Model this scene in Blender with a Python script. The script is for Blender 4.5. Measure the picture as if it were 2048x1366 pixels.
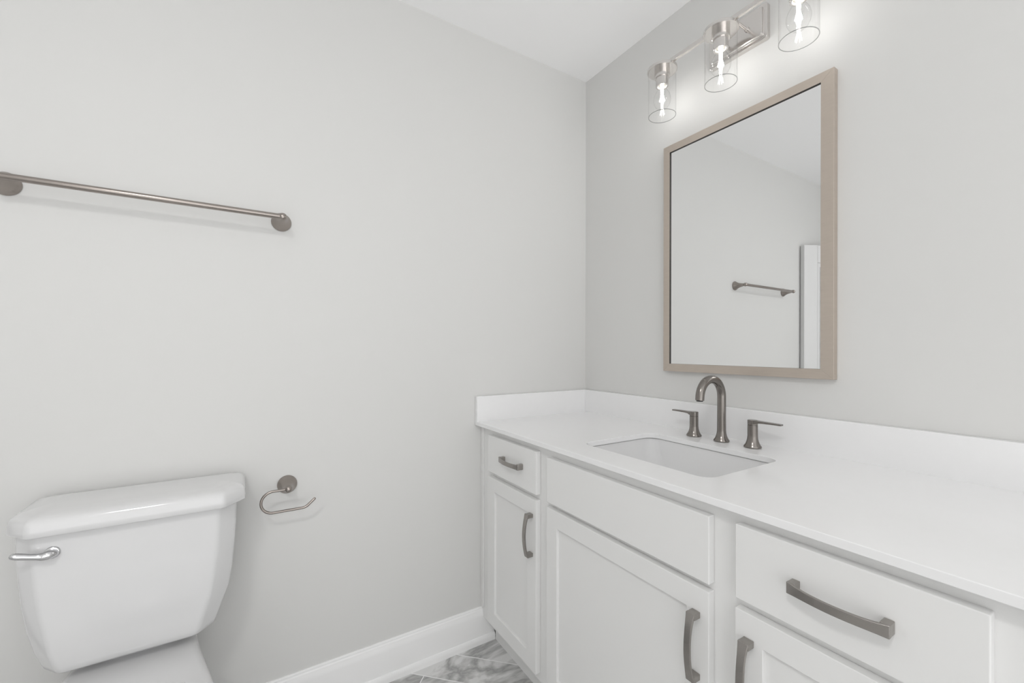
import bpy, bmesh, math, random
from mathutils import Vector, Matrix

for o in list(bpy.data.objects):
    bpy.data.objects.remove(o, do_unlink=True)
scene = bpy.context.scene
COL = scene.collection
R = math.radians

# ------------------------------------------------------------------ camera
F_PX, W_PX = 848.2528, 2048.0
cam_d = bpy.data.cameras.new('camera')
cam_d.sensor_width = 36.0
cam_d.lens = F_PX / W_PX * 36.0
cam_d.shift_y = 14.586 / W_PX
cam_d.clip_start = 0.02
cam = bpy.data.objects.new('camera', cam_d)
COL.objects.link(cam)
cam.matrix_world = (Matrix.Translation((-1.3652, -1.5329, 1.19))
                    @ Matrix.Rotation(R(-31.8636), 4, 'Z')
                    @ Matrix.Rotation(R(90), 4, 'X')
                    @ Matrix.Rotation(R(0.1132), 4, 'Z'))
scene.camera = cam

# ------------------------------------------------------------------ light and exposure
scene.view_settings.view_transform = 'Standard'
scene.view_settings.look = 'None'
scene.view_settings.gamma = 1.0
scene.view_settings.use_curve_mapping = False
scene.view_settings.exposure = 0.34
scene.cycles.max_bounces = 16                      # a small pale room: let the light bounce
scene.cycles.diffuse_bounces = 12
scene.cycles.glossy_bounces = 6
scene.cycles.transparent_max_bounces = 24

world = bpy.data.worlds.new('world')
scene.world = world
world.use_nodes = True
bg = world.node_tree.nodes['Background']
bg.inputs[0].default_value = (0.98, 0.98, 0.98, 1)
bg.inputs[1].default_value = 1.0
# soft daylight, with added brightness from below to lift the ceiling
_nt = world.node_tree
_tc = _nt.nodes.new('ShaderNodeTexCoord')
_sx = _nt.nodes.new('ShaderNodeSeparateXYZ')
_mr = _nt.nodes.new('ShaderNodeMapRange')
_mr.inputs['From Min'].default_value = -0.7
_mr.inputs['From Max'].default_value = 0.7
_mr.inputs['To Min'].default_value = 2.1
_mr.inputs['To Max'].default_value = 0.85
_nt.links.new(_tc.outputs['Generated'], _sx.inputs[0])
_nt.links.new(_sx.outputs[2], _mr.inputs[0])
_nt.links.new(_mr.outputs[0], bg.inputs[1])

ROOM_X0, ROOM_Y0, CEIL = -2.86, -3.05, 2.4605     # far side wall, wall behind the camera, ceiling height
LAMP = (-1.95, -1.75)                             # ceiling lamp


def area(name, loc, rot, sx, sy, power, color=(1, 1, 1), shape='RECTANGLE'):
    d = bpy.data.lights.new(name, 'AREA')
    d.shape = shape
    d.size = sx
    if shape in ('RECTANGLE', 'ELLIPSE'):
        d.size_y = sy
    d.energy = power
    d.color = color
    o = bpy.data.objects.new(name, d)
    COL.objects.link(o)
    o.location = loc
    o.rotation_euler = rot
    return o


# the ceiling lamp's own light; the rest is soft daylight from the open side of the room behind the camera
area('ceiling_lamp_light', (LAMP[0], LAMP[1], CEIL - 0.095), (0, 0, 0), 0.30, 0.30, 7.0, (1.0, 0.99, 0.975), 'DISK')


# ------------------------------------------------------------------ materials
def mat(name, color, rough=0.5, metal=0.0, spec=0.5, coat=0.0, bump=None, aniso=0.0, noise=None):
    m = bpy.data.materials.new(name)
    m.use_nodes = True
    nt = m.node_tree
    b = nt.nodes['Principled BSDF']
    b.inputs['Base Color'].default_value = (*color, 1)
    b.inputs['Roughness'].default_value = rough
    b.inputs['Metallic'].default_value = metal
    b.inputs['Specular IOR Level'].default_value = spec
    b.inputs['Coat Weight'].default_value = coat
    b.inputs['Coat Roughness'].default_value = 0.05
    tc = nt.nodes.new('ShaderNodeTexCoord')
    if bump:
        scale, strength, stretch = bump
        mp = nt.nodes.new('ShaderNodeMapping')
        mp.inputs['Scale'].default_value = stretch
        n = nt.nodes.new('ShaderNodeTexNoise')
        n.inputs['Scale'].default_value = scale
        n.inputs['Detail'].default_value = 4
        bp = nt.nodes.new('ShaderNodeBump')
        bp.inputs['Strength'].default_value = strength
        bp.inputs['Distance'].default_value = 0.001
        nt.links.new(tc.outputs['Object'], mp.inputs[0])
        nt.links.new(mp.outputs[0], n.inputs['Vector'])
        nt.links.new(n.outputs['Fac'], bp.inputs['Height'])
        nt.links.new(bp.outputs[0], b.inputs['Normal'])
    if noise:
        scale, amount, stretch = noise
        mp = nt.nodes.new('ShaderNodeMapping')
        mp.inputs['Scale'].default_value = stretch
        n = nt.nodes.new('ShaderNodeTexNoise')
        n.inputs['Scale'].default_value = scale
        n.inputs['Detail'].default_value = 6
        cr = nt.nodes.new('ShaderNodeMix')
        cr.data_type = 'RGBA'
        cr.inputs[6].default_value = (*[c * (1 - amount) for c in color], 1)
        cr.inputs[7].default_value = (*[min(1, c * (1 + amount)) for c in color], 1)
        nt.links.new(tc.outputs['Object'], mp.inputs[0])
        nt.links.new(mp.outputs[0], n.inputs['Vector'])
        nt.links.new(n.outputs['Fac'], cr.inputs[0])
        nt.links.new(cr.outputs[2], b.inputs['Base Color'])
    return m


M = {}
M['wall'] = mat('wall_paint', (0.668, 0.667, 0.657), 0.55, spec=0.3, bump=(180, 0.08, (1, 1, 1)))
M['ceiling'] = mat('ceiling_paint', (0.95, 0.95, 0.955), 0.7, spec=0.2, bump=(160, 0.08, (1, 1, 1)))
M['trim'] = mat('white_trim_paint', (0.86, 0.86, 0.86), 0.35, spec=0.4)
M['door_paint'] = mat('off_white_door_paint', (0.70, 0.70, 0.70), 0.4, spec=0.4)
M['satin'] = mat('satin_nickel', (0.36, 0.325, 0.30), 0.26, 1.0, noise=(40, 0.06, (1, 1, 1)))
M['cabinet'] = mat('painted_cabinet', (0.78, 0.78, 0.775), 0.38, spec=0.4, bump=(60, 0.04, (1, 1, 0.2)))
M['quartz'] = mat('white_quartz', (0.83, 0.83, 0.835), 0.16, spec=0.5, noise=(35, 0.012, (1, 1, 1)))
M['porcelain'] = mat('white_porcelain', (0.69, 0.69, 0.695), 0.12, spec=0.5, coat=0.4)
M['nickel'] = mat('brushed_nickel', (0.24, 0.222, 0.205), 0.22, 1.0, noise=(40, 0.06, (1, 1, 8)), bump=(300, 0.02, (1, 1, 0.05)))
M['nickel_dark'] = mat('satin_nickel_pull', (0.37, 0.35, 0.33), 0.25, 1.0, noise=(18, 0.18, (1, 1, 1)))
M['nickel_light'] = mat('polished_nickel', (0.70, 0.675, 0.655), 0.2, 1.0, bump=(250, 0.04, (1, 0.05, 1)))
M['champagne'] = mat('champagne_brushed_metal', (0.55, 0.485, 0.425), 0.42, 0.75, noise=(30, 0.05, (1, 1, 6)), bump=(260, 0.1, (1, 1, 0.04)))
M['lip'] = mat('frame_lip_shade', (0.02, 0.016, 0.013), 0.5)  # near-black colour stands in for the unlit inner edge of the frame
M['chrome'] = mat('chrome', (0.66, 0.66, 0.67), 0.06, 1.0)
M['dark'] = mat('dark_gap', (0.03, 0.03, 0.03), 0.7)
M['ceramic'] = mat('ivory_socket_ceramic', (0.85, 0.85, 0.80), 0.4)
M['caulk'] = mat('grey_sealant', (0.42, 0.42, 0.42), 0.6)

m = bpy.data.materials.new('mirror_silver')
m.use_nodes = True
b = m.node_tree.nodes['Principled BSDF']
b.inputs['Base Color'].default_value = (0.88, 0.885, 0.885, 1)
b.inputs['Metallic'].default_value = 1
b.inputs['Roughness'].default_value = 0.0
M['mirror'] = m


def thin_glass(name, tint, refl_min):
    m = bpy.data.materials.new(name)
    m.use_nodes = True
    nt = m.node_tree
    nt.nodes.clear()
    out = nt.nodes.new('ShaderNodeOutputMaterial')
    tr = nt.nodes.new('ShaderNodeBsdfTransparent')
    tr.inputs[0].default_value = (*tint, 1)
    gl = nt.nodes.new('ShaderNodeBsdfGlossy')
    gl.inputs['Roughness'].default_value = 0.02
    fr = nt.nodes.new('ShaderNodeFresnel')
    geo = nt.nodes.new('ShaderNodeNewGeometry')        # same index seen from either side of the thin wall
    ior = nt.nodes.new('ShaderNodeMapRange')
    ior.inputs['To Min'].default_value = 1.45
    ior.inputs['To Max'].default_value = 1 / 1.45
    nt.links.new(geo.outputs['Backfacing'], ior.inputs['Value'])
    nt.links.new(ior.outputs[0], fr.inputs[0])
    mx = nt.nodes.new('ShaderNodeMixShader')
    nt.links.new(fr.outputs[0], mx.inputs[0])
    nt.links.new(tr.outputs[0], mx.inputs[1])
    nt.links.new(gl.outputs[0], mx.inputs[2])
    nt.links.new(mx.outputs[0], out.inputs[0])
    return m


M['glass'] = thin_glass('clear_glass', (0.995, 0.995, 0.995), 0.04)
M['rim_glass'] = thin_glass('glass_rim', (0.55, 0.56, 0.56), 0.04)
m = bpy.data.materials.new('lit_filament')
m.use_nodes = True
nt = m.node_tree
nt.nodes.clear()
out = nt.nodes.new('ShaderNodeOutputMaterial')
em = nt.nodes.new('ShaderNodeEmission')
em.inputs[0].default_value = (1.0, 0.98, 0.94, 1)
em.inputs[1].default_value = 46.0
nt.links.new(em.outputs[0], out.inputs[0])
M['filament'] = m
m = bpy.data.materials.new('lit_diffuser')
m.use_nodes = True
nt = m.node_tree
b = nt.nodes['Principled BSDF']
b.inputs['Base Color'].default_value = (0.9, 0.9, 0.9, 1)
b.inputs['Emission Color'].default_value = (1, 0.99, 0.97, 1)
b.inputs['Emission Strength'].default_value = 6
M['diffuser'] = m


def marble():
    m = bpy.data.materials.new('grey_marble_tile')
    m.use_nodes = True
    nt = m.node_tree
    L = nt.links
    b = nt.nodes['Principled BSDF']
    b.inputs['Roughness'].default_value = 0.22
    tc = nt.nodes.new('ShaderNodeTexCoord')
    # tile grid turned 45 degrees, staggered
    mp = nt.nodes.new('ShaderNodeMapping')
    mp.inputs['Rotation'].default_value = (0, 0, R(44.5))
    mp.inputs['Location'].default_value = (-0.4045, -2.1131, 0)
    br = nt.nodes.new('ShaderNodeTexBrick')
    br.offset = 0.667
    br.inputs['Color1'].default_value = (0.0, 0.0, 0.0, 1)
    br.inputs['Color2'].default_value = (1, 1, 1, 1)
    br.inputs['Mortar'].default_value = (0.5, 0.5, 0.5, 1)
    br.inputs['Scale'].default_value = 1.0
    br.inputs['Mortar Size'].default_value = 0.0016
    br.inputs['Mortar Smooth'].default_value = 0.1
    br.inputs['Brick Width'].default_value = 0.60
    br.inputs['Row Height'].default_value = 0.1275
    L.new(tc.outputs['Object'], mp.inputs[0])
    L.new(mp.outputs[0], br.inputs['Vector'])
    # per-tile offset of the veins
    sc = nt.nodes.new('ShaderNodeVectorMath')
    sc.operation = 'SCALE'
    sc.inputs['Scale'].default_value = 3.0
    L.new(br.outputs['Color'], sc.inputs[0])
    ad = nt.nodes.new('ShaderNodeVectorMath')
    ad.operation = 'ADD'
    L.new(tc.outputs['Object'], ad.inputs[0])
    L.new(sc.outputs[0], ad.inputs[1])
    mv = nt.nodes.new('ShaderNodeMapping')
    mv.inputs['Scale'].default_value = (1.0, 2.2, 1)
    mv.inputs['Rotation'].default_value = (0, 0, R(35))
    L.new(ad.outputs[0], mv.inputs[0])
    n = nt.nodes.new('ShaderNodeTexNoise')
    n.inputs['Scale'].default_value = 3.0
    n.inputs['Detail'].default_value = 5
    n.inputs['Roughness'].default_value = 0.55
    n.inputs['Distortion'].default_value = 0.5
    L.new(mv.outputs[0], n.inputs['Vector'])
    cr = nt.nodes.new('ShaderNodeValToRGB')
    e = cr.color_ramp.elements
    e[0].position = 0.30
    e[0].color = (0.66, 0.66, 0.655, 1)
    e[1].position = 0.72
    e[1].color = (0.78, 0.78, 0.775, 1)
    x = e.new(0.43)
    x.color = (0.70, 0.70, 0.695, 1)
    x = e.new(0.52)
    x.color = (0.34, 0.34, 0.335, 1)
    x = e.new(0.60)
    x.color = (0.66, 0.66, 0.655, 1)
    L.new(n.outputs['Fac'], cr.inputs[0])
    mx = nt.nodes.new('ShaderNodeMix')
    mx.data_type = 'RGBA'
    mx.inputs[7].default_value = (0.86, 0.86, 0.86, 1)
    L.new(br.outputs['Fac'], mx.inputs[0])
    L.new(cr.outputs[0], mx.inputs[6])
    L.new(mx.outputs[2], b.inputs['Base Color'])
    return m


M['marble'] = marble()


# ------------------------------------------------------------------ helpers
def tag(o, label=None, cat=None, group=None, kind=None):
    if label: o['label'] = label
    if cat: o['category'] = cat
    if group: o['group'] = group
    if kind: o['kind'] = kind
    return o


def thing(name, loc, label, cat, group=None):
    o = bpy.data.objects.new(name, None)
    COL.objects.link(o)
    o.location = loc
    o.empty_display_size = 0.05
    return tag(o, label, cat, group)


def obj(name, bm, m, parent=None, smooth=None, bevel=0.0, seg=2):
    """Link BM (in world coordinates) as one mesh object."""
    bmesh.ops.remove_doubles(bm, verts=bm.verts, dist=1e-6)
    bmesh.ops.recalc_face_normals(bm, faces=bm.faces)
    me = bpy.data.meshes.new(name)
    origin = Vector((0, 0, 0))
    if bm.verts:
        lo = Vector([min(v.co[i] for v in bm.verts) for i in range(3)])
        hi = Vector([max(v.co[i] for v in bm.verts) for i in range(3)])
        origin = Vector(((lo.x + hi.x) / 2, (lo.y + hi.y) / 2, lo.z))
    bmesh.ops.translate(bm, verts=bm.verts, vec=-origin)
    bm.to_mesh(me)
    bm.free()
    ms = m if isinstance(m, (list, tuple)) else [m]
    for k in ms:
        me.materials.append(k)
    o = bpy.data.objects.new(name, me)
    COL.objects.link(o)
    if parent:
        o.parent = parent
        base = Vector((0, 0, 0))
        p = parent
        while p:
            base += Vector(p.location)
            p = p.parent
        o.location = origin - base
    else:
        o.location = origin
    if bevel:
        md = o.modifiers.new('bevel', 'BEVEL')
        md.width = bevel
        md.segments = seg
        md.limit_method = 'ANGLE'
        md.angle_limit = R(35)
        md.harden_normals = True
        if smooth is None:
            smooth = 40
    if smooth is not None:
        me.shade_smooth()
        me.set_sharp_from_angle(angle=R(smooth))
    return o


def box(bm, x0, x1, y0, y1, z0, z1, mi=0):
    vs = [bm.verts.new((x, y, z)) for x in (x0, x1) for y in (y0, y1) for z in (z0, z1)]
    for q in ((0, 1, 3, 2), (4, 6, 7, 5), (0, 4, 5, 1), (2, 3, 7, 6), (0, 2, 6, 4), (1, 5, 7, 3)):
        bm.faces.new([vs[i] for i in q]).material_index = mi
    return vs


def new():
    return bmesh.new()


def boxes(*bs):
    bm = new()
    for b_ in bs:
        box(bm, *b_)
    return bm


def lathe(bm, prof, mtx, n=48, cap0=True, cap1=True):
    """prof: (radius, height) pairs turned about local z, placed by mtx."""
    rings = []
    for r, h in prof:
        if r < 1e-6:
            rings.append([bm.verts.new(mtx @ Vector((0, 0, h)))])
        else:
            rings.append([bm.verts.new(mtx @ Vector((r * math.cos(2 * math.pi * k / n), r * math.sin(2 * math.pi * k / n), h))) for k in range(n)])
    for a, b_ in zip(rings, rings[1:]):
        for k in range(n):
            k2 = (k + 1) % n
            if len(a) == 1 and len(b_) == 1:
                continue
            if len(a) == 1:
                bm.faces.new((a[0], b_[k2], b_[k]))
            elif len(b_) == 1:
                bm.faces.new((a[k], a[k2], b_[0]))
            else:
                bm.faces.new((a[k], a[k2], b_[k2], b_[k]))
    if cap0 and len(rings[0]) > 1:
        bm.faces.new(rings[0][::-1])
    if cap1 and len(rings[-1]) > 1:
        bm.faces.new(rings[-1])
    return bm


def T(x, y, z):
    return Matrix.Translation((x, y, z))


def axis_m(origin, direction):
    d = Vector(direction).normalized()
    return Matrix.Translation(origin) @ d.to_track_quat('Z', 'Y').to_matrix().to_4x4()


def tube(bm, pts, rad, n=20, ends='round'):
    """Round tube along pts; rad a number or one per point."""
    pts = [Vector(p) for p in pts]
    rs = rad if isinstance(rad, (list, tuple)) else [rad] * len(pts)
    tang = []
    for i in range(len(pts)):
        a = pts[max(0, i - 1)]
        c = pts[min(len(pts) - 1, i + 1)]
        tang.append((c - a).normalized())
    if ends == 'round':
        P, S, Tn = [], [], []
        for k in (3, 2, 1):
            a_ = math.pi / 2 * k / 3
            P.append(pts[0] - tang[0] * rs[0] * math.sin(a_)); S.append(max(rs[0] * math.cos(a_), rs[0] * 0.02)); Tn.append(tang[0])
        P += pts; S += rs; Tn += tang
        for k in (1, 2, 3):
            a_ = math.pi / 2 * k / 3
            P.append(pts[-1] + tang[-1] * rs[-1] * math.sin(a_)); S.append(max(rs[-1] * math.cos(a_), rs[-1] * 0.02)); Tn.append(tang[-1])
        pts, rs, tang = P, S, Tn
    up = Vector((0, 0, 1)) if abs(tang[0].z) < 0.9 else Vector((1, 0, 0))
    u = tang[0].cross(up).normalized()
    rings = []
    for p, r, t in zip(pts, rs, tang):
        u = (u - t * u.dot(t)).normalized()
        v = t.cross(u)
        rings.append([bm.verts.new(p + (u * math.cos(2 * math.pi * k / n) + v * math.sin(2 * math.pi * k / n)) * r) for k in range(n)])
    for a, b_ in zip(rings, rings[1:]):
        for k in range(n):
            k2 = (k + 1) % n
            bm.faces.new((a[k], a[k2], b_[k2], b_[k]))
    bm.faces.new(rings[0][::-1])
    bm.faces.new(rings[-1])
    return bm


def round_poly(pts, rads, seg=6):
    """2-D polygon with every corner filleted."""
    out = []
    n = len(pts)
    for i in range(n):
        p = Vector(pts[i]).to_2d()
        a = (Vector(pts[i - 1]).to_2d() - p)
        c = (Vector(pts[(i + 1) % n]).to_2d() - p)
        r = rads[i] if isinstance(rads, (list, tuple)) else rads
        an = a.angle(c)
        d = min(r / math.tan(an / 2), a.length * 0.48, c.length * 0.48)
        r = d * math.tan(an / 2)
        a.normalize(); c.normalize()
        ctr = p + (a + c).normalized() * (r / math.sin(an / 2))
        s, e = p + a * d, p + c * d
        a0 = math.atan2(*(s - ctr).yx)
        a1 = math.atan2(*(e - ctr).yx)
        da = (a1 - a0 + math.pi) % (2 * math.pi) - math.pi
        for k in range(seg + 1):
            t = a0 + da * k / seg
            out.append((ctr.x + r * math.cos(t), ctr.y + r * math.sin(t)))
    return out


def loft(bm, rings, cap0=True, cap1=True, closed=True):
    vr = [[bm.verts.new(p) for p in r] for r in rings]
    n = len(vr[0])
    for a, b_ in zip(vr, vr[1:]):
        for k in range(n if closed else n - 1):
            k2 = (k + 1) % n
            bm.faces.new((a[k], a[k2], b_[k2], b_[k]))
    if cap0: bm.faces.new(vr[0][::-1])
    if cap1: bm.faces.new(vr[-1])
    return bm


def struct(name, bm, m, parent=None, **k):
    o = obj(name, bm, m, parent, **k)
    if parent is None:
        o['kind'] = 'structure'
    return o


# ------------------------------------------------------------------ the room
TH = 0.12
struct('floor', boxes((ROOM_X0 - TH, TH, ROOM_Y0 - TH, TH, -0.1, 0)), M['marble'])
struct('ceiling', boxes((ROOM_X0 - TH, TH, ROOM_Y0 - TH, TH, CEIL, CEIL + 0.1)), M['ceiling'])
struct('wall_back', boxes((ROOM_X0, 0, 0, TH, 0, CEIL)), M['wall'])
struct('wall_right', boxes((0, TH, ROOM_Y0, TH, 0, CEIL)), M['wall'])
struct('wall_left', boxes((ROOM_X0 - TH, ROOM_X0, ROOM_Y0, TH, 0, CEIL)), M['wall'])

# baseboard along the back wall: ogee top, flat board, shoe moulding
prof = [(0, 0.143), (-0.004, 0.143), (-0.0055, 0.140), (-0.0055, 0.134), (-0.0085, 0.131), (-0.0095, 0.124), (-0.012, 0.117), (-0.0125, 0.108),
        (-0.0125, 0.029), (-0.016, 0.028), (-0.0195, 0.022), (-0.0205, 0.014), (-0.0205, 0.0), (0, 0)]


def base_run(name, x0, x1, along='x', off=0.0, sign=1):
    bm = new()
    if along == 'x':
        loft(bm, [[Vector((x0, off + sign * y, z)) for y, z in prof], [Vector((x1, off + sign * y, z)) for y, z in prof]])
    else:
        loft(bm, [[Vector((off + sign * y, x0, z)) for y, z in prof], [Vector((off + sign * y, x1, z)) for y, z in prof]])
    return struct(name, bm, M['trim'], smooth=25)


base_run('baseboard_back', ROOM_X0, -0.503)
base_run('baseboard_left', ROOM_Y0, -1.25, 'y', ROOM_X0, -1)
base_run('baseboard_right', ROOM_Y0, -1.56, 'y', 0.0, 1)

# open door leaf, swung towards the back wall (seen in the mirror)
hinge = Vector((ROOM_X0 + 0.04, -0.300, 0))
free = Vector((-2.112, -0.004, 0))
dvec = (free - hinge)
Ld = dvec.length
ang = math.atan2(dvec.y, dvec.x)
dm = Matrix.Translation(hinge) @ Matrix.Rotation(ang, 4, 'Z')
bm = new()
DH = 1.950
st, pw = 0.11, 0.035
th = 0.035
# local: x along leaf, y thickness (room side is -y)
for (x0, x1, z0, z1) in ((0, st, 0.01, DH), (Ld - st, Ld, 0.01, DH), (st, Ld - st, DH - 0.125, DH), (st, Ld - st, 0.01, 0.21), (st, Ld - st, 0.86, 1.02)):
    box(bm, x0, x1, -th, 0, z0, z1)
bmesh.ops.transform(bm, matrix=dm, verts=bm.verts)
leaf = struct('door_1', bm, M['door_paint'], bevel=0.002)
for z0, z1 in ((0.21, 0.86), (1.02, DH - 0.125)):
    bm = new()
    box(bm, st - 0.005, Ld - st + 0.005, -th + 0.010, -0.010, z0 - 0.005, z1 + 0.005)
    box(bm, st + 0.03, Ld - st - 0.03, -th + 0.005, -0.005, z0 + 0.03, z1 - 0.03)
    bmesh.ops.transform(bm, matrix=dm, verts=bm.verts)
    obj('door_panel', bm, M['door_paint'], leaf, bevel=0.002)
bm = new()
lathe(bm, [(0.032, 0), (0.032, 0.006), (0.012, 0.012), (0.012, 0.035), (0.027, 0.045), (0.029, 0.058), (0.02, 0.068), (0, 0.071)],
      dm @ T(Ld - 0.06, -th, 0.96) @ Matrix.Rotation(R(90), 4, 'X'), 32)
obj('door_knob', bm, M['nickel'], leaf, smooth=40)

# ------------------------------------------------------------------ countertop with splashes
CT, CB, XF = 0.8975, 0.882, -0.588
YE = -1.52
HX = (-0.485, -0.168)
HY = (-0.955, -0.53)
ct = thing('countertop', (-0.3, -0.76, CT), 'glossy white quartz vanity countertop with a rectangular sink cutout and low splashes', 'countertop')


def slab_with_hole():
    bm = new()
    hole = round_poly([(HX[0], HY[0]), (HX[1], HY[0]), (HX[1], HY[1]), (HX[0], HY[1])], 0.035, 6)
    outer = [(XF, YE), (-0.001, YE), (-0.001, -0.001), (XF, -0.001)]
    n = len(hole)
    per = n // 4

    def ring(pts, z):
        return [bm.verts.new((x, y, z)) for x, y in pts]
    for z in (CB, CT):
        ho, ou = ring(hole, z), ring(outer, z)
        for c_ in range(4):
            arc = ho[c_ * per:(c_ + 1) * per]
            for a, b_ in zip(arc, arc[1:]):
                bm.faces.new((ou[c_], a, b_))
            nx = ho[((c_ + 1) * per) % n]
            bm.faces.new((ou[c_], arc[-1], nx, ou[(c_ + 1) % 4]))
        if z == CB:
            hb, ob = ho, ou
    for a, b_, c_, d_ in zip(hb, hb[1:] + hb[:1], ho[1:] + ho[:1], ho):
        bm.faces.new((a, b_, c_, d_))
    for a, b_, c_, d_ in zip(ob, ob[1:] + ob[:1], ou[1:] + ou[:1], ou):
        bm.faces.new((a, b_, c_, d_))
    return bm, hole


bm, hole = slab_with_hole()
obj('slab', bm, M['quartz'], ct, bevel=0.0015)
ST = 0.9985
obj('backsplash', boxes((-0.020, -0.001, YE, -0.018, CT - 0.003, ST)), M['quartz'], ct, bevel=0.0015)
obj('side_splash', boxes((XF, -0.001, -0.020, -0.001, CT - 0.003, ST)), M['quartz'], ct, bevel=0.0015)

# ------------------------------------------------------------------ sink under the cutout
sk = thing('sink', ((HX[0] + HX[1]) / 2, (HY[0] + HY[1]) / 2, CB - 0.13), 'white rectangular undermount basin set into the white countertop', 'sink')
bm = new()
cx_, cy_ = (HX[0] + HX[1]) / 2, (HY[0] + HY[1]) / 2
hx_, hy_ = (HX[1] - HX[0]) / 2, (HY[1] - HY[0]) / 2


def rr(ax, ay, r, z):
    return [Vector((cx_ + x, cy_ + y, z)) for x, y in round_poly([(-ax, -ay), (ax, -ay), (ax, ay), (-ax, ay)], r, 8)]


zt = CB - 0.0025
inner = [rr(hx_ + 0.004, hy_ + 0.004, 0.035, zt), rr(hx_ + 0.002, hy_ + 0.002, 0.035, zt - 0.004), rr(hx_ - 0.010, hy_ - 0.012, 0.040, zt - 0.04),
         rr(hx_ - 0.028, hy_ - 0.040, 0.048, zt - 0.085), rr(hx_ - 0.045, hy_ - 0.065, 0.05, zt - 0.112), rr(hx_ - 0.075, hy_ - 0.10, 0.05, zt - 0.126),
         rr(0.025, 0.025, 0.02499, zt - 0.132)]
outer = [rr(0.030, 0.030, 0.0299, zt - 0.145), rr(hx_ - 0.06, hy_ - 0.09, 0.05, zt - 0.139), rr(hx_ - 0.02, hy_ - 0.035, 0.05, zt - 0.10),
         rr(hx_ + 0.005, hy_ + 0.0, 0.045, zt - 0.03), rr(hx_ + 0.018, hy_ + 0.018, 0.045, zt - 0.014), rr(hx_ + 0.018, hy_ + 0.018, 0.045, zt)]
loft(bm, outer + inner, cap0=True, cap1=True)
obj('basin', bm, M['porcelain'], sk, smooth=50)
bm = new()
loft(bm, [rr(hx_ + 0.017, hy_ + 0.017, 0.045, zt), rr(hx_ + 0.017, hy_ + 0.017, 0.045, CB), rr(hx_ + 0.004, hy_ + 0.004, 0.038, CB), rr(hx_ + 0.004, hy_ + 0.004, 0.038, zt)],
     cap0=False, cap1=False)
obj('sealant_line', bm, M['caulk'], sk)
bm = new()
lathe(bm, [(0.0, 0.0), (0.012, 0.0), (0.013, 0.003), (0.022, 0.004), (0.023, 0.001), (0.023, -0.004)], T(cx_, cy_, zt - 0.131), 32, cap1=False)
obj('drain', bm, M['nickel'], sk, smooth=40)

# ------------------------------------------------------------------ vanity cabinet
XD, XFR, XB = -0.575, -0.555, -0.003              # door faces, face frame, back
ZB, TOE = 0.106, -0.502
van = thing('vanity_cabinet', (-0.3, -0.76, 0), 'long painted off-white vanity cabinet with shaker doors and flat drawers under the white countertop', 'cabinet')
Y_L, Y_R = -0.004, -1.505
obj('carcass', boxes((XFR + 0.02, XB, Y_R, Y_L, ZB, ZB + 0.016), (XFR + 0.02, XB, Y_R, Y_R + 0.016, ZB + 0.016, 0.8815),
                     (XFR + 0.02, XB, Y_L - 0.016, Y_L, ZB + 0.016, 0.8815), (XB - 0.008, XB, Y_R + 0.016, Y_L - 0.016, ZB + 0.016, 0.8815),
                     (XFR + 0.02, XB - 0.008, -0.448, -0.432, ZB + 0.016, 0.8815), (XFR + 0.02, XB - 0.008, -1.051, -1.035, ZB + 0.016, 0.8815)),
    M['cabinet'], van)
# face frame: stiles and rails
stiles = [(-0.098, Y_L), (-0.479, -0.398), (-1.082, -1.004), (Y_R, -1.387)]
fr = []
for a, b_ in stiles:
    fr.append((XFR, XFR + 0.02, a, b_, ZB, 0.8815))
for a, b_ in ((-0.398, -0.098), (-1.004, -0.479), (-1.387, -1.082)):
    fr.append((XFR, XFR + 0.02, a, b_, 0.845, 0.8815))
    fr.append((XFR, XFR + 0.02, a, b_, 0.695, 0.724))
    fr.append((XFR, XFR + 0.02, a, b_, ZB, 0.148))
obj('face_frame', boxes(*fr), M['cabinet'], van)
obj('toe_kick', boxes((TOE, TOE + 0.015, Y_R, -0.0215, 0.0, ZB)), M['cabinet'], van)
obj('scribe_strip', boxes((-0.5605, XFR, -0.020, -0.001, 0.146, 0.8815)), M['cabinet'], van, bevel=0.001)


def pull(parent, cy, cz, vertical, hl=0.070, x0=XD):
    """Arched bar pull, flat band bowed outwards on two square feet."""
    bm = new()
    N = 24
    rings = []
    for i in range(N + 1):
        s = -hl + 2 * hl * i / N
        q = (s / hl) ** 2
        d = 0.0215 + 0.0115 * (1 - q)
        w = 0.0072 + 0.0026 * q ** 2
        t = 0.0055 + 0.002 * q ** 3
        if vertical:
            rings.append([Vector((x0 - d, cy - w, cz + s)), Vector((x0 - d, cy + w, cz + s)), Vector((x0 - d + t, cy + w, cz + s)), Vector((x0 - d + t, cy - w, cz + s))])
        else:
            rings.append([Vector((x0 - d, cy + s, cz - w)), Vector((x0 - d, cy + s, cz + w)), Vector((x0 - d + t, cy + s, cz + w)), Vector((x0 - d + t, cy + s, cz - w))])
    loft(bm, rings)
    for sg in (-1, 1):
        a, b_ = sorted((sg * hl * 0.999, sg * (hl - 0.0125)))
        wv = 0.0094
        if vertical:
            box(bm, x0 - 0.0195, x0 - 0.0002, cy - wv, cy + wv, cz + a, cz + b_)
        else:
            box(bm, x0 - 0.0195, x0 - 0.0002, cy + a, cy + b_, cz - wv, cz + wv)
    return obj('handle', bm, M['nickel_dark'], parent, bevel=0.0011)


def slab_front(name, y0, y1, z0, z1):
    return obj(name, boxes((XD, XFR - 0.0003, y0, y1, z0, z1)), M['cabinet'], van, bevel=0.0022, seg=3)


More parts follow.
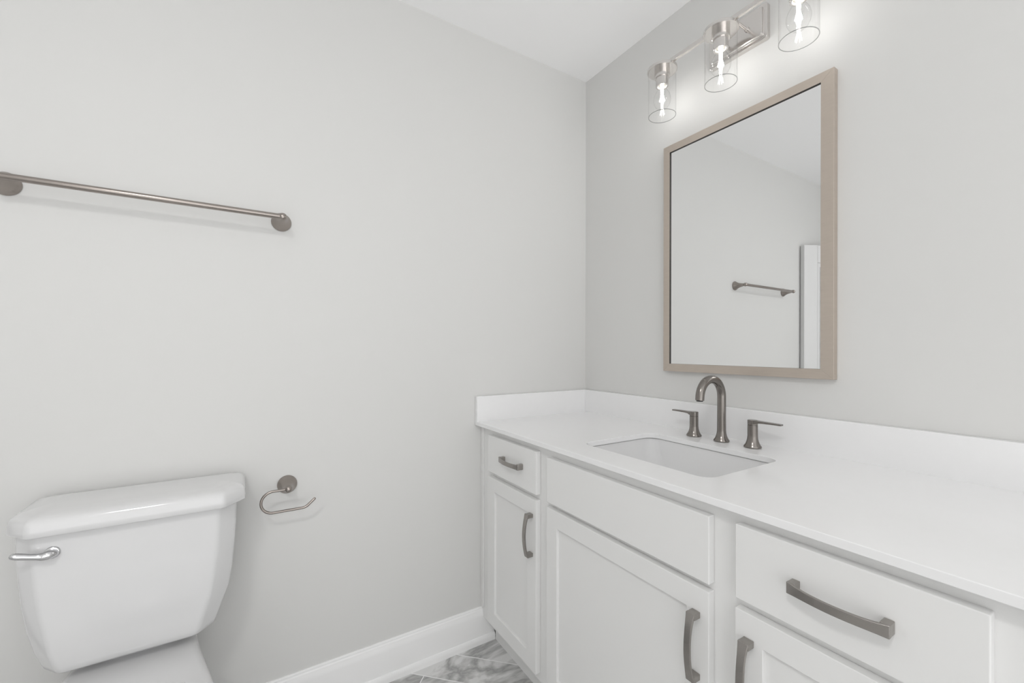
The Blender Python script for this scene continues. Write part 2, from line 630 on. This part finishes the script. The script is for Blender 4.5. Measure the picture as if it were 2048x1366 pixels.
def shaker_door(y0, y1, z0, z1, sw=0.052):
    """Stiles and rails with a recessed flat panel."""
    bm = new()
    o_ = [(y0, z0), (y1, z0), (y1, z1), (y0, z1)]
    i_ = [(y0 + sw, z0 + sw), (y1 - sw, z0 + sw), (y1 - sw, z1 - sw), (y0 + sw, z1 - sw)]
    xa, xb = XD, XFR - 0.0003
    rings = [[bm.verts.new((x, y, z)) for y, z in q] for x, q in ((xa, o_), (xb, o_), (xb, i_), (xa, i_))]
    for r0, r1 in zip(rings, rings[1:] + rings[:1]):
        for k in range(4):
            bm.faces.new((r0[k], r0[(k + 1) % 4], r1[(k + 1) % 4], r1[k]))
    d = obj('door', bm, M['cabinet'], van, bevel=0.0016, seg=3)
    obj('door_panel', boxes((XD + 0.0085, XFR - 0.003, y0 + sw - 0.004, y1 - sw + 0.004, z0 + sw - 0.004, z1 - sw + 0.004)), M['cabinet'], d)
    return d


ZT0, ZT1 = 0.716, 0.857
ZD0, ZD1 = 0.135, 0.698
dr = slab_front('drawer', -0.410, -0.086, ZT0, ZT1)
pull(dr, -0.269, 0.790, False, 0.065)
slab_front('false_drawer_front', -1.016, -0.467, ZT0 - 0.003, ZT1 - 0.005)
dr = slab_front('drawer', -1.399, -1.070, ZT0, ZT1)
pull(dr, -1.2385, 0.790, False, 0.068)
d = shaker_door(-0.410, -0.086, ZD0, ZD1)
pull(d, -0.385, 0.581, True)
d = shaker_door(-1.016, -0.467, ZD0, ZD1)
pull(d, -0.988, 0.579, True)
d = shaker_door(-1.399, -1.070, ZD0, ZD1)
pull(d, -1.097, 0.583, True)

# ------------------------------------------------------------------ faucet
FX, FY = -0.088, -0.740
fa = thing('faucet', (FX, FY, CT), 'brushed nickel widespread faucet with gooseneck spout and two lever handles behind the sink', 'faucet')
bm = new()
flare = [(0.0225, 0.0), (0.0235, 0.0015), (0.0230, 0.004), (0.0188, 0.0105), (0.0156, 0.0185), (0.0138, 0.027), (0.0130, 0.036)]
pts = [Vector((FX, FY, CT + 0.0005 + h)) for r, h in flare]
rads = [r for r, h in flare]
rr_ = 0.0128
arc_r = 0.056
ztop = CT + 0.143
pts.append(Vector((FX, FY, CT + 0.07))); rads.append(rr_)
pts.append(Vector((FX, FY, ztop))); rads.append(rr_)
for k in range(1, 25):
    a_ = R(172) * k / 24
    pts.append(Vector((FX - arc_r + arc_r * math.cos(a_), FY, ztop + arc_r * 1.0 * math.sin(a_)))); rads.append(rr_)
pts.append(pts[-1] + Vector((-0.0015, 0, -0.014))); rads.append(rr_)
tube(bm, pts, rads, 32, ends='flat')
sp = obj('spout', bm, M['nickel'], fa, smooth=50)
bm = new()
lathe(bm, [(0.0095, 0.0), (0.0095, 0.004), (0.0, 0.004)], T(pts[-1].x, FY, pts[-1].z - 0.003), 24)
obj('aerator', bm, M['dark'], sp, smooth=40)
for yy, sgn in ((-0.642, 1), (-0.838, -1)):
    bm = new()
    rb = 0.0138
    lathe(bm, [(0.0235, 0.0), (0.0242, 0.0015), (0.0236, 0.004), (0.0194, 0.0105), (0.0166, 0.0175), (0.0147, 0.025), (rb, 0.034), (rb, 0.0665), (rb - 0.001, 0.067)],
          T(FX, yy, CT + 0.0005), 40)
    hb = obj('handle_base', bm, M['nickel'], fa, smooth=40)
    bm = new()
    lathe(bm, [(rb - 0.0015, 0.0665), (rb - 0.0015, 0.0680), (rb, 0.0682), (rb, 0.0805), (rb - 0.0012, 0.0815), (0, 0.0815)], T(FX, yy, CT + 0.0005), 40)
    # flat lever, straight from the top of the knob
    sec = []
    for s_, w_, zb_, zt_ in ((0.002, 0.0125, 0.0705, 0.0813), (0.012, 0.0115, 0.0715, 0.0813), (0.018, 0.0088, 0.0742, 0.0813), (0.03, 0.0080, 0.0752, 0.0811), (0.055, 0.0075, 0.0760, 0.0808), (0.0815, 0.0072, 0.0762, 0.0804)):
        sec.append([Vector((FX + a * w_, yy + sgn * s_, CT + (zb_ if c < 0 else zt_))) for a, c in ((-1, -1), (1, -1), (1, 1), (-1, 1))])
    loft(bm, sec)
    obj('lever', bm, M['nickel'], hb, smooth=35)

# ------------------------------------------------------------------ mirror
MY0, MY1, MZ0, MZ1 = -1.0186, -0.4645, 1.1077, 1.9544
GY0, GY1, GZ0, GZ1 = -0.9870, -0.4920, 1.1356, 1.9280
mi = thing('wall_mirror', (0, (MY0 + MY1) / 2, MZ0), 'rectangular wall mirror in a champagne brushed metal frame above the faucet', 'mirror')
XO, XG = -0.0225, -0.0172
corn_o = [(MY0, MZ0), (MY1, MZ0), (MY1, MZ1), (MY0, MZ1)]
corn_i = [(GY0, GZ0), (GY1, GZ0), (GY1, GZ1), (GY0, GZ1)]
for i in range(4):                                 # four mitred frame members
    j = (i + 1) % 4
    q = [corn_o[i], corn_o[j], corn_i[j], corn_i[i]]
    bm = new()
    loft(bm, [[Vector((-0.0008, y, z)) for y, z in q], [Vector((XO, y, z)) for y, z in q]])
    bm.faces.ensure_lookup_table()
    for f in bm.faces:                             # recess shade put into the colour of the face turned to the glass
        c_ = f.calc_center_median()
        mid = Vector((0, (corn_i[i][0] + corn_i[j][0]) / 2, (corn_i[i][1] + corn_i[j][1]) / 2))
        if abs(c_.y - mid.y) < 1e-4 and abs(c_.z - mid.z) < 1e-4:
            f.material_index = 1
    obj('frame_rail', bm, [M['champagne'], M['lip']], mi, bevel=0.0006, seg=2)
obj('mirror_glass', boxes((XG, -0.002, GY0, GY1, GZ0, GZ1)), M['mirror'], mi)

# ------------------------------------------------------------------ vanity light
LX, LY, LZ = -0.104, -0.745, 2.203
SP = 0.2225
vl = thing('vanity_light', (0, LY, LZ), 'three-lamp nickel bar light with clear glass cylinder shades above the mirror', 'light fixture')
bm = new()
hw, hh = 0.096, 0.0545


def plate_ring(ay, az, x):
    return [Vector((x, LY + y, LZ + z)) for y, z in round_poly([(-ay, -az), (ay, -az), (ay, az), (-ay, az)], 0.006, 4)]


loft(bm, [plate_ring(hw, hh, -0.0005), plate_ring(hw, hh, -0.0165), plate_ring(hw - 0.0015, hh - 0.0015, -0.018), plate_ring(hw - 0.0085, hh - 0.0085, -0.018),
          plate_ring(hw - 0.010, hh - 0.010, -0.0195), plate_ring(hw - 0.0115, hh - 0.0115, -0.0255), plate_ring(hw - 0.013, hh - 0.013, -0.027)])
obj('wall_plate', bm, M['nickel_light'], vl, smooth=30)
for s_ in (-1, 1):
    bm = new()
    tube(bm, [(-0.0265, LY + s_ * 0.039, LZ - 0.001), (LX + 0.004, LY + s_ * 0.039, LZ - 0.001)], 0.0045, 20, 'flat')
    lathe(bm, [(0.0075, 0), (0.0075, 0.006), (0.005, 0.008)], axis_m((-0.0265, LY + s_ * 0.039, LZ - 0.001), (-1, 0, 0)), 24)
    obj('support_rod', bm, M['nickel_light'], vl, smooth=40)
obj('crossbar', boxes((LX - 0.0055, LX + 0.0055, LY - SP - 0.012, LY + SP + 0.012, LZ - 0.006, LZ + 0.008)), M['nickel_light'], vl, bevel=0.001)
ZC = LZ - 0.0062
RS = 0.047
random.seed(4)
for k in (1, 0, -1):
    yc = LY + k * SP
    bm = new()
    lathe(bm, [(0.0, 0.0), (RS + 0.003, 0.0), (RS + 0.004, -0.001), (RS + 0.004, -0.0095), (RS + 0.003, -0.0105), (0.0, -0.0105)], T(LX, yc, ZC), 64)
    obj('shade_cap', bm, M['nickel_light'], vl, smooth=40)
    zc = ZC - 0.0105
    bm = new()
    lathe(bm, [(0.0265, 0.0), (0.0265, -0.0225), (0.0255, -0.0235), (0.0218, -0.0235), (0.0218, -0.053), (0.0208, -0.054), (0.0165, -0.054), (0.0165, -0.046), (0, -0.046)],
          T(LX, yc, zc), 48)
    so = obj('socket', bm, M['nickel_light'], vl, smooth=40)
    bm = new()
    lathe(bm, [(0.016, -0.0465), (0.016, -0.0525), (0.0148, -0.0525), (0.0148, -0.047)], T(LX, yc, zc), 40, cap0=False, cap1=False)
    obj('socket_liner', bm, M['ceramic'], so, smooth=40)
    # glass cylinder: outer and inner wall with a rounded lower rim
    zb = 2.0265
    bm = new()
    lathe(bm, [(RS, zc), (RS, zb + 0.001)], T(LX, yc, 0), 96, cap0=False, cap1=False)
    sh = obj('glass_shade', bm, M['glass'], vl, smooth=60)
    bm = new()
    lathe(bm, [(RS, zb + 0.0012), (RS, zb), (RS - 0.0018, zb), (RS - 0.0018, zb + 0.0012)], T(LX, yc, 0), 96, cap0=False, cap1=False)
    obj('shade_rim', bm, M['rim_glass'], sh, smooth=60)
    # clear bulb
    bm = new()
    bz = zc - 0.046
    lathe(bm, [(0.0128, 0.0), (0.0130, -0.012), (0.0150, -0.019), (0.0205, -0.028), (0.0262, -0.038), (0.0292, -0.050), (0.0295, -0.058), (0.0275, -0.068),
               (0.0225, -0.078), (0.0150, -0.0845), (0.0075, -0.0875), (0.0, -0.0885)], T(LX, yc, bz), 48, cap0=False, cap1=False)
    bu = obj('bulb', bm, M['glass'], vl, smooth=60)
    bm = new()
    lathe(bm, [(0.0, 0.0), (0.009, -0.002), (0.009, -0.006), (0.004, -0.012), (0.0025, -0.022), (0.0, -0.023)], T(LX, yc, bz), 24)
    obj('bulb_stem', bm, M['ceramic'], bu, smooth=40)
    bm = new()
    nf = 6
    for q in range(nf):
        a_ = 2 * math.pi * q / nf + 0.3
        b2 = a_ + 1.9
        p0 = Vector((LX + 0.0045 * math.cos(a_), yc + 0.0045 * math.sin(a_), bz - 0.020))
        p1 = Vector((LX + 0.0085 * math.cos(b2), yc + 0.0085 * math.sin(b2), bz - 0.060))
        tube(bm, [p0, p1], 0.0011, 8, 'flat')
    obj('filament', bm, M['filament'], bu, smooth=40)

# ------------------------------------------------------------------ towel bar on the back wall
def wall_cone(bm, x, z, reach, r0=0.028, r1=0.0095):
    lathe(bm, [(r0, 0.0004), (r0, 0.004), (r0 - 0.0015, 0.0065), (r0 * 0.84, 0.011), (r0 * 0.66, 0.019), (r0 * 0.50, 0.030), (r0 * 0.40, 0.042), (r1, reach - 0.006), (r1, reach)],
          Matrix.Translation((x, 0, z)) @ Matrix.Rotation(R(90), 4, 'X'), 40, cap1=True)


TZ, TY = 1.590, -0.068
TX = (-1.869, -1.277)
tb = thing('towel_bar', (TX[0], 0, TZ), 'straight brushed nickel towel bar on the grey wall above the toilet', 'towel bar')
for x in TX:
    bm = new()
    wall_cone(bm, x, TZ, 0.064, 0.0285, 0.0085)
    lathe(bm, [(0, -0.0118), (0.006, -0.0105), (0.010, -0.007), (0.0118, 0), (0.010, 0.007), (0.006, 0.0105), (0, 0.0118)], T(x, TY, TZ), 32)
    obj('wall_mount', bm, M['satin'], tb, smooth=50)
bm = new()
tube(bm, [(TX[0] - 0.004, TY, TZ), (TX[1] + 0.003, TY, TZ)], 0.0082, 32, 'round')
obj('bar', bm, M['satin'], tb, smooth=50)

# ------------------------------------------------------------------ toilet paper holder
PX, PZ = -1.259, 0.7555
tp = thing('toilet_paper_holder', (PX, 0, PZ), 'empty brushed nickel hook-shaped toilet paper holder on the wall beside the toilet', 'paper holder')
bm = new()
wall_cone(bm, PX, PZ, 0.056, 0.0285, 0.0095)
lathe(bm, [(0, -0.0105), (0.0055, -0.0092), (0.009, -0.006), (0.0105, 0), (0.009, 0.006), (0.0055, 0.0092), (0, 0.0105)], T(PX, -0.058, PZ), 32)
obj('wall_mount', bm, M['satin'], tp, smooth=50)
bm = new()
py_ = -0.058
rc = 0.0325
xc_, zc_ = -1.300, PZ - rc
pts = [Vector((PX - 0.006, py_, PZ))]
for k in range(0, 25):
    a_ = R(90) + math.pi * k / 24
    pts.append(Vector((xc_ + rc * math.cos(a_), py_, zc_ + rc * math.sin(a_))))
pts += [Vector((-1.26, py_, zc_ - rc)), Vector((-1.222, py_, zc_ - rc)), Vector((-1.214, py_, zc_ - rc + 0.0008)), Vector((-1.207, py_, zc_ - rc + 0.004)), Vector((-1.186, py_, zc_ - rc + 0.0225))]
tube(bm, pts, 0.0040, 20, 'round')
obj('hook_arm', bm, M['satin'], tp, smooth=50)

# ------------------------------------------------------------------ toilet
TCX = -1.600
to = thing('toilet', (TCX, -0.36, 0), 'white two-piece porcelain toilet with a chrome flush lever against the grey wall', 'toilet')


def tank_ring(w, z, yf, ys, fw, yb=-0.022, r=0.02, dx=0.0):
    p = [(-w, yb), (-w, ys), (-fw, yf), (fw, yf), (w, ys), (w, yb)]
    return [Vector((TCX + dx + x, y, z)) for x, y in round_poly(p, [0.012, r, r, r, r, 0.012], 6)]


bm = new()
lv = [(0.4485, 0.146, -0.166, -0.128, 0.112), (0.4505, 0.156, -0.176, -0.137, 0.121), (0.456, 0.162, -0.181, -0.141, 0.127), (0.468, 0.166, -0.1830, -0.143, 0.130),
      (0.50, 0.177, -0.184, -0.145, 0.139), (0.55, 0.191, -0.185, -0.147, 0.150), (0.60, 0.198, -0.186, -0.148, 0.158), (0.66, 0.203, -0.187, -0.149, 0.165), (0.72, 0.2065, -0.187, -0.150, 0.168),
      (0.774, 0.2075, -0.187, -0.150, 0.169)]
loft(bm, [tank_ring(w, z, yf, ys, fw, dx=(-0.0025 if z < 0.53 else 0.0005)) for z, w, yf, ys, fw in lv])
obj('tank', bm, M['porcelain'], to, smooth=45)
bm = new()
base_w, byf, bys, bfw = 0.2235, -0.207, -0.153, 0.178
rings = []
for z, ins in ((0.7745, 0.006), (0.7752, 0.002), (0.7775, 0.0), (0.790, 0.0), (0.803, 0.0015), (0.810, 0.0045), (0.8145, 0.010), (0.8175, 0.019), (0.8195, 0.034), (0.8205, 0.06)):
    rings.append([Vector((TCX + 0.005 + x, y, z)) for x, y in round_poly(
        [(-(base_w - ins), -0.010 - ins * 0.3), (-(base_w - ins), bys + ins), (-(bfw - ins * 0.5), byf + ins), (bfw - ins * 0.5, byf + ins), (base_w - ins, bys + ins), (base_w - ins, -0.010 - ins * 0.3)],
        [0.016, 0.016, 0.018, 0.018, 0.016, 0.012], 6)])
loft(bm, rings)
obj('tank_lid', bm, M['porcelain'], to, smooth=45)
# flush lever
bm = new()
lathe(bm, [(0.0135, 0.0), (0.0135, 0.0035), (0.0115, 0.005), (0.0, 0.005)], Matrix.Translation((-1.736, -0.1865, 0.7335)) @ Matrix.Rotation(R(90), 4, 'X'), 32)
pl_ = [(-1.731, -0.1965, 0.7340, 0.0072), (-1.735, -0.1985, 0.7340, 0.0098), (-1.741, -0.2000, 0.7335, 0.0103), (-1.748, -0.2010, 0.7325, 0.0088), (-1.756, -0.2020, 0.7345, 0.0070), (-1.766, -0.2040, 0.7375, 0.0066),
       (-1.776, -0.2055, 0.7410, 0.0070), (-1.784, -0.2065, 0.7435, 0.0071), (-1.790, -0.2070, 0.7455, 0.0062)]
tube(bm, [p[:3] for p in pl_], [p[3] for p in pl_], 24, 'round')
obj('flush_lever', bm, M['chrome'], to, smooth=60)


def egg(z, yb, yf, wb, wm, wf, n=64, flat=0.0):
    """Closed outline: straight-ish deck at the wall end, oval at the front."""
    pts = []
    ym = yb + (yf - yb) * 0.60
    out = []
    for i in range(n // 2 + 1):
        t = i / (n // 2)
        if t < 0.5:
            s = t / 0.5
            y = yb + (ym - yb) * s
            k = s * s * (3 - 2 * s)
            w = wb + (wm - wb) * k
        else:
            a_ = (t - 0.5) / 0.5 * math.pi / 2
            y = ym + (yf - ym) * math.sin(a_)
            w = wm * math.cos(a_)
        out.append((w, y))
    right = out
    left = [(-w, y) for w, y in reversed(out[:-1])]
    return [Vector((TCX - 0.004 + x, y, z)) for x, y in right + left]


bm = new()
rings = [egg(0.0, -0.09, -0.60, 0.105, 0.115, 0), egg(0.06, -0.10, -0.58, 0.10, 0.105, 0), egg(0.18, -0.09, -0.60, 0.095, 0.115, 0), egg(0.28, -0.06, -0.66, 0.10, 0.150, 0),
         egg(0.36, -0.045, -0.70, 0.112, 0.176, 0), egg(0.40, -0.04, -0.715, 0.118, 0.184, 0), egg(0.414, -0.04, -0.718, 0.117, 0.184, 0), egg(0.4235, -0.045, -0.712, 0.110, 0.178, 0),
         egg(0.4275, -0.055, -0.70, 0.098, 0.166, 0)]
loft(bm, rings)
obj('bowl', bm, M['porcelain'], to, smooth=50)
bm = new()
loft(bm, [[Vector((TCX + x, y, z)) for x, y in round_poly([(-a, -0.135), (a, -0.135), (a, -0.045), (-a, -0.045)], 0.03, 5)] for z, a in ((0.425, 0.072), (0.4565, 0.075))])
obj('tank_gasket', bm, M['porcelain'], to, smooth=45)


def seat_ring(z, ins):
    return egg(z + 0.005, -0.365 - ins, -0.725 + ins, 0.125 - ins, 0.186 - ins, 0)


bm = new()
loft(bm, [seat_ring(0.4235, 0.004), seat_ring(0.426, 0.0), seat_ring(0.438, 0.0), seat_ring(0.442, 0.004)])
obj('seat', bm, M['porcelain'], to, smooth=45)
bm = new()
loft(bm, [seat_ring(0.4425, 0.006), seat_ring(0.445, 0.002), seat_ring(0.455, 0.003), seat_ring(0.462, 0.012), seat_ring(0.466, 0.04)])
obj('seat_lid', bm, M['porcelain'], to, smooth=45)

# ------------------------------------------------------------------ ceiling lamp over the middle of the room
cl = thing('ceiling_light', (LAMP[0], LAMP[1], CEIL - 0.09), 'round white flush ceiling light in the middle of the bathroom ceiling', 'ceiling light')
bm = new()
lathe(bm, [(0.185, CEIL - 0.0005), (0.185, CEIL - 0.03), (0.178, CEIL - 0.032), (0.0, CEIL - 0.032)], T(LAMP[0], LAMP[1], 0), 48)
obj('lamp_base', bm, M['trim'], cl, smooth=40)
bm = new()
lathe(bm, [(0.17, CEIL - 0.0325), (0.17, CEIL - 0.06), (0.15, CEIL - 0.08), (0.09, CEIL - 0.088), (0.0, CEIL - 0.090)], T(LAMP[0], LAMP[1], 0), 48)
obj('diffuser', bm, M['diffuser'], cl, smooth=40)
